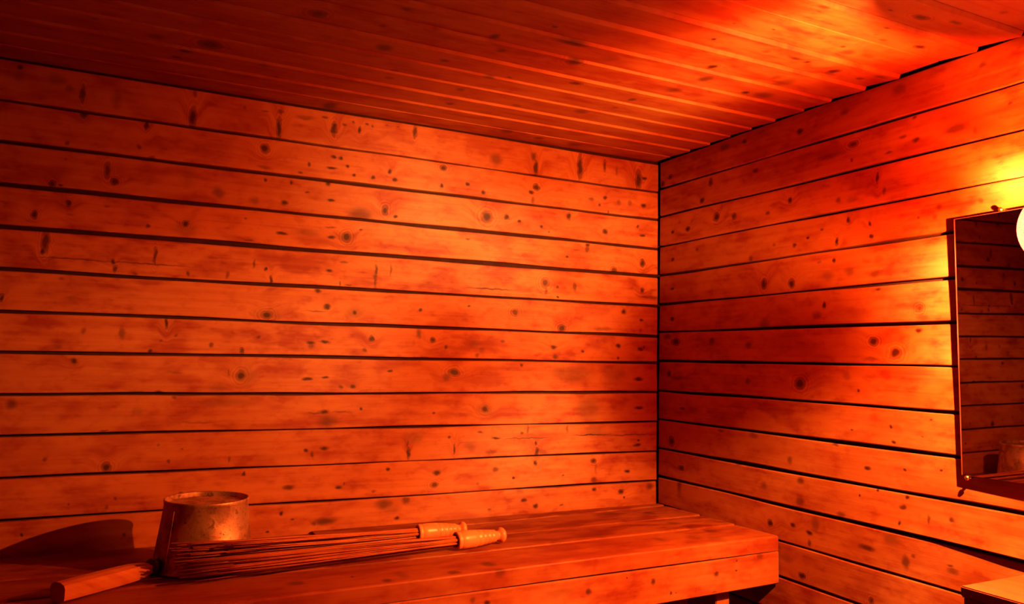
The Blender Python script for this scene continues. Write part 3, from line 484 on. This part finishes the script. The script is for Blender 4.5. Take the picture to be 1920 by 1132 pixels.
def whisk(collar, knob, ends, label, seed, nrod, scale=1.0):
    rr = random.Random(seed)
    c = Vector(collar); kx = Vector(knob)
    ax = (kx - c).normalized(); Ln = (kx - c).length
    root = empty('sauna_whisk', (c.x, c.y, ztop(c.y)))
    tag(root, label, 'whisk', 'splint whisks lying on the bench')
    R = 0.0205 * scale
    pf = [(0.010, R * 0.70), (0.0, R * 0.72), (0.0005, R * 0.93), (0.003, R * 1.0), (0.008, R * 1.02), (0.0092, R * 0.985), (0.0105, R * 0.985), (0.0115, R * 1.03),
          (0.025, R * 1.05), (0.045, R * 1.03), (0.0545, R * 1.0), (0.0555, R * 0.955), (0.0565, R * 0.99), (0.070, R * 0.93), (0.0712, R * 0.89), (0.0724, R * 0.925),
          (0.083, R * 0.86), (0.0842, R * 0.82), (0.0854, R * 0.855), (0.096, R * 0.79), (0.0972, R * 0.75), (0.0984, R * 0.785), (0.109, R * 0.73), (0.112, R * 0.60), (0.118, R * 0.53),
          (0.1215, R * 0.58), (0.124, R * 0.80), (0.128, R * 0.90), (0.133, R * 0.88), (0.137, R * 0.72), (0.1395, R * 0.45), (0.140, R * 0.1)]
    f = Ln / 0.140
    lathe('handle', c, ax, [(d * f, r) for d, r in pf], M_turn, root, seg=40)
    lathe('bore', c + ax * 0.0035, ax, [(0, R * 0.715), (0.0005, R * 0.3)], M_bore, root, seg=24)
    a, x, y = frame_to(ax)
    e0, e1 = Vector(ends[0]), Vector(ends[1])   # bottom and top of the spread at the far end
    for i in range(nrod):
        th = rr.uniform(0, 6.283); q = math.sqrt(rr.random()) * R * 0.56
        s0 = c + ax * 0.004 + (x * math.cos(th) + y * math.sin(th)) * q
        loc = (x * math.cos(th) + y * math.sin(th)) * q
        hz = (loc.z / (R * 0.56) + 1) / 2
        hz = min(1, max(0, hz * 0.65 + rr.random() * 0.35))
        lat = loc.y / (R * 0.56)
        # splints whose fan rises must not sink into the bench
        en = e0.lerp(e1, hz) + Vector((rr.uniform(-0.004, 0.045) if rr.random() < 0.8 else rr.uniform(0.0, 0.12), lat * ends[2] + rr.uniform(-0.004, 0.004), 0))
        pts = []
        bow = rr.uniform(-0.008, 0.001); sag = rr.uniform(-0.002, 0.004)
        for t in (0, 0.12, 0.3, 0.55, 0.8, 1.0):
            p = s0.lerp(en, t)
            bulge = math.sin(math.pi * t)
            p = p + Vector((0, bow * bulge, sag * bulge))
            p.z = max(p.z, ztop(p.y) + 0.0052)
            pts.append(p)
        r = rr.uniform(0.0014, 0.0024)
        tube('splint', pts, [r, r, r, r * 0.95, r * 0.9, r * 0.8], M_rod, root, seg=5)
    return root

whisk((-0.908, -0.232, ztop(-0.23) + 0.0246), (-0.775, -0.226, ztop(-0.23) + 0.0236),
      ((-1.470, -0.400, 0.046), (-1.484, -0.404, 0.091), 0.008), 'rear splint whisk with turned handle, partly hidden behind the other whisk', 11, 40)
whisk((-0.853, -0.348, ztop(-0.34) + 0.0235), (-0.714, -0.326, ztop(-0.33) + 0.0222),
      ((-1.452, -0.408, 0.010), (-1.476, -0.406, 0.055), 0.014), 'front splint whisk with turned wooden handle, nearest to the bench edge', 23, 46)

# ---------------------------------------------------------------- mirror
def mirror_mat():
    s = NT('old_mirror')
    tc = s.n('ShaderNodeTexCoord')
    n1 = s.noise(tc.outputs['Object'], 9.0, 3)
    s.l(s.mix(s.map(n1, 0.3, 0.7), (0.46, 0.34, 0.36), (0.40, 0.28, 0.30)), s.b.inputs['Base Color'])
    s.b.inputs['Metallic'].default_value = 1.0
    s.b.inputs['Roughness'].default_value = 0.015
    return s.m
mir = empty('wall_mirror', (-0.012, -1.25, 0.24))
tag(mir, 'frameless rectangular mirror screwed to the right wall beside the glowing lamp', 'mirror')
MY0, MY1, MZ0, MZ1 = -1.50, -1.040, 0.2395, 0.7735
M_edge = plain('glass_edge', (0.16, 0.025, 0.02), 0.4, 0.0, 0.3)
bg_ = box('backing_glass', (-0.0135, MY0, MZ0), (-0.0075, MY1, MZ1), M_edge, mir, 0.0006)
o = box('mirror_surface', (-0.0142, MY0 + 0.0015, MZ0 + 0.0015), (-0.0136, MY1 - 0.0042, MZ1 - 0.0015), mirror_mat(), mir)
M_brass = plain('brass_screw', (0.80, 0.55, 0.25), 0.25, 1.0)
for (yy, zz) in ((-1.142, MZ1 + 0.0035), (-1.054, MZ0 - 0.0035), (-1.40, MZ1 + 0.0035), (-1.40, MZ0 - 0.0035)):
    lathe('screw', (0.009 + 0.027 * (yy + 1.04) - 0.014 * (zz - 0.24), yy, zz), (-1, 0, 0), [(-0.012, 0.0022), (0.014, 0.0022), (0.0145, 0.0030), (0.0165, 0.0030), (0.017, 0.0022), (0.019, 0.0022), (0.0195, 0.0032), (0.0215, 0.0032),
          (0.022, 0.0024), (0.024, 0.0024), (0.0245, 0.0050), (0.026, 0.0050), (0.0285, 0.0032), (0.0295, 0.0008)], M_brass, mir, seg=16)

for q in (bg_, o):
    for v in q.data.vertices: v.co.x += 0.027 * (v.co.y + 1.04) - 0.014 * (v.co.z - 0.24)

# ---------------------------------------------------------------- low box by the right wall
boxr = empty('wooden_box', (-0.15, -1.5, FLOOR + 0.016))
tag(boxr, 'plain wooden box with a brightly lit top in the lower right corner', 'box')
M_box = wood('box_wood', (1, 0), [], 190, base=(0.36, 0.15, 0.07), dark=(0.32, 0.13, 0.06), stain=0.2, bump=0.08)
BX = -0.312; BY = -1.232; BZ = 0.100
bt = box('box_top', (BX, -1.80, BZ - 0.018), (-0.014, BY, BZ), M_box, boxr, 0.002)
M_box2 = wood('box_side_wood', (1, 2), [], 192, base=(0.42, 0.2, 0.09), dark=(0.3, 0.13, 0.05), stain=0.3)
box('side_panel', (BX + 0.004, -1.79, FLOOR + 0.016), (BX + 0.020, BY - 0.003, BZ - 0.0185), M_box2, boxr, 0.001)
box('front_panel', (BX + 0.021, BY - 0.019, FLOOR + 0.016), (-0.015, BY - 0.003, BZ - 0.0185), M_box2, boxr, 0.001)
box('rear_panel', (BX + 0.021, -1.79, FLOOR + 0.016), (-0.015, -1.774, BZ - 0.0185), M_box2, boxr, 0.001)

# ---------------------------------------------------------------- hanging lamp
LP = Vector(LAMP_POS)
lamp = empty('hanging_lamp', (LP.x, LP.y, CEIL - 0.004))
tag(lamp, 'glowing ribbed glass lamp hanging in front of the mirror at the right edge', 'lamp')
def globe_mat():
    s = NT('lamp_glass')
    s.t.nodes.remove(s.b)
    out = s.t.nodes['Material Output']
    tc = s.n('ShaderNodeTexCoord')
    o = tc.outputs['Object']
    rel = s.vmath('SUBTRACT', o, tuple(LP))
    d = s.vmath('NORMALIZE', rel)
    # light pattern painted into the amber glass: aimed bright and dim lobes, dimmer redder
    def toward(v, a0, a1):
        w = Vector(v).normalized()
        nd = s.n('ShaderNodeVectorMath', operation='DOT_PRODUCT'); s.l(d, nd.inputs[0]); nd.inputs[1].default_value = tuple(w)
        return s.map(nd.outputs['Value'], math.cos(math.radians(a0)), math.cos(math.radians(a1)))
    lit_lobes = s.math('MAXIMUM', toward((-0.38, 1.37, 0.03), 54, 14), toward((1, 0.15, 0.0), 74, 40))  # glass colour lightened to brighten the left wall and near right wall
    lit_lobes = s.math('MAXIMUM', lit_lobes, s.math('MULTIPLY', toward((-0.22, 0.55, 0.50), 40, 14), 0.74))  # lightened again for the bright ceiling patch
    lit_lobes = s.math('MAXIMUM', lit_lobes, s.math('MULTIPLY', toward((0, 0.4, -1), 62, 30), 0.8))
    thick = toward((0.22, 1.12, -0.24), 17, 4)  # glass colour darkened to dim the right wall by the corner
    up_ = toward((-1.0, 0.6, 0.5), 34, 10)  # direction darkened in the glass colour to dim the left ceiling
    t_up = s.math('SUBTRACT', 1.0, s.math('MULTIPLY', up_, 0.8))
    n1 = s.noise(d, 3.4, 2, 0.5, 0.5); n2 = s.noise(d, 9.0, 2, 0.5, 0.8)  # blotches of wall light, put into the glass colour
    dim_upper_right = toward((0.24, 0.60, 0.32), 26, 8)  # glass colour darkened to dim the upper right wall
    t = s.math('ADD', s.math('MULTIPLY', lit_lobes, 0.72), GLASS_MIN)
    t = s.math('MULTIPLY', t, s.math('SUBTRACT', 1.0, s.math('MULTIPLY', thick, 0.7)))
    t = s.math('MULTIPLY', t, t_up)
    t = s.math('MULTIPLY', t, s.math('SUBTRACT', 1.0, s.math('MULTIPLY', dim_upper_right, 0.45)))
    t = s.math('MULTIPLY', t, s.map(n1, 0.30, 0.60, 0.66, 1.0))
    n3 = s.noise(s.vmath('MULTIPLY', d, (2.2, 2.2, 15.0)), 1.0, 2, 0.55, 0.3)  # fanned light streaks on the wall, put into the glass colour
    t = s.math('MULTIPLY', t, s.map(n3, 0.36, 0.60, 0.68, 1.0))
    t = s.math('MULTIPLY', t, s.map(n2, 0.34, 0.60, 0.72, 1.0), True)
    cc = s.n('ShaderNodeCombineColor')
    s.l(s.math('POWER', t, 1.6), cc.inputs[0]); s.l(s.math('POWER', t, 3.5), cc.inputs[1]); s.l(s.math('POWER', t, 6.0), cc.inputs[2])
    col = cc.outputs[0]
    tr = s.n('ShaderNodeBsdfTransparent'); s.l(col, tr.inputs[0])
    em = s.n('ShaderNodeEmission'); em.inputs['Color'].default_value = (1.0, 0.13, 0.055, 1)
    rib = s.map(s.noise(d, 26.0, 1), 0.3, 0.7, 0.75, 1.1)
    s.l(s.math('MULTIPLY', rib, GLOBE_GLOW), em.inputs['Strength'])
    mx = s.n('ShaderNodeMixShader'); mx.inputs[0].default_value = 0.14
    s.l(tr.outputs[0], mx.inputs[1]); s.l(em.outputs[0], mx.inputs[2]); s.l(mx.outputs[0], out.inputs['Surface'])
    return s.m
GR = 0.0625
vs, fs = [], []; SEG = 72; RI = 20
for j in range(RI + 1):
    ph = math.pi * (0.17 + 0.83 * j / RI)
    for i in range(SEG):
        t = 2 * math.pi * i / SEG
        r = GR * (1 + 0.018 * math.cos(t * 18) * math.sin(ph)) * max(0.012, math.sin(ph))
        vs.append((LP.x + r * math.cos(t), LP.y + r * math.sin(t), LP.z + GR * 1.06 * math.cos(ph)))
for j in range(RI):
    for i in range(SEG):
        k = (i + 1) % SEG
        fs.append((j * SEG + i, j * SEG + k, (j + 1) * SEG + k, (j + 1) * SEG + i))
fs.append(tuple(RI * SEG + i for i in range(SEG)))
link('glass_globe', mesh('glass_globe', vs, fs, True), globe_mat(), lamp)
M_cer = plain('ceramic_cap', (0.5, 0.42, 0.36), 0.4)
lathe('socket_cap', (LP.x, LP.y, LP.z + 0.062), (0, 0, 1), [(0, 0.030), (0.0, 0.0445), (0.012, 0.0445), (0.018, 0.040), (0.040, 0.030), (0.055, 0.018), (0.060, 0.006)], M_cer, lamp, seg=40)
tube('cable', [(LP.x, LP.y, LP.z + 0.118), (LP.x, LP.y, CEIL - 0.02)], [0.004, 0.004], M_fer, lamp, seg=8)
lathe('ceiling_rose', (LP.x, LP.y, CEIL - 0.022), (0, 0, 1), [(0, 0.012), (0.004, 0.030), (0.018, 0.034)], M_cer, lamp, seg=32)
ld = bpy.data.lights.new('bulb_light', 'POINT')
ld.energy = LAMP_POWER; ld.color = LAMP_COLOR; ld.shadow_soft_size = 0.007
lo = bpy.data.objects.new('bulb_light', ld); COL.objects.link(lo); lo.location = LP
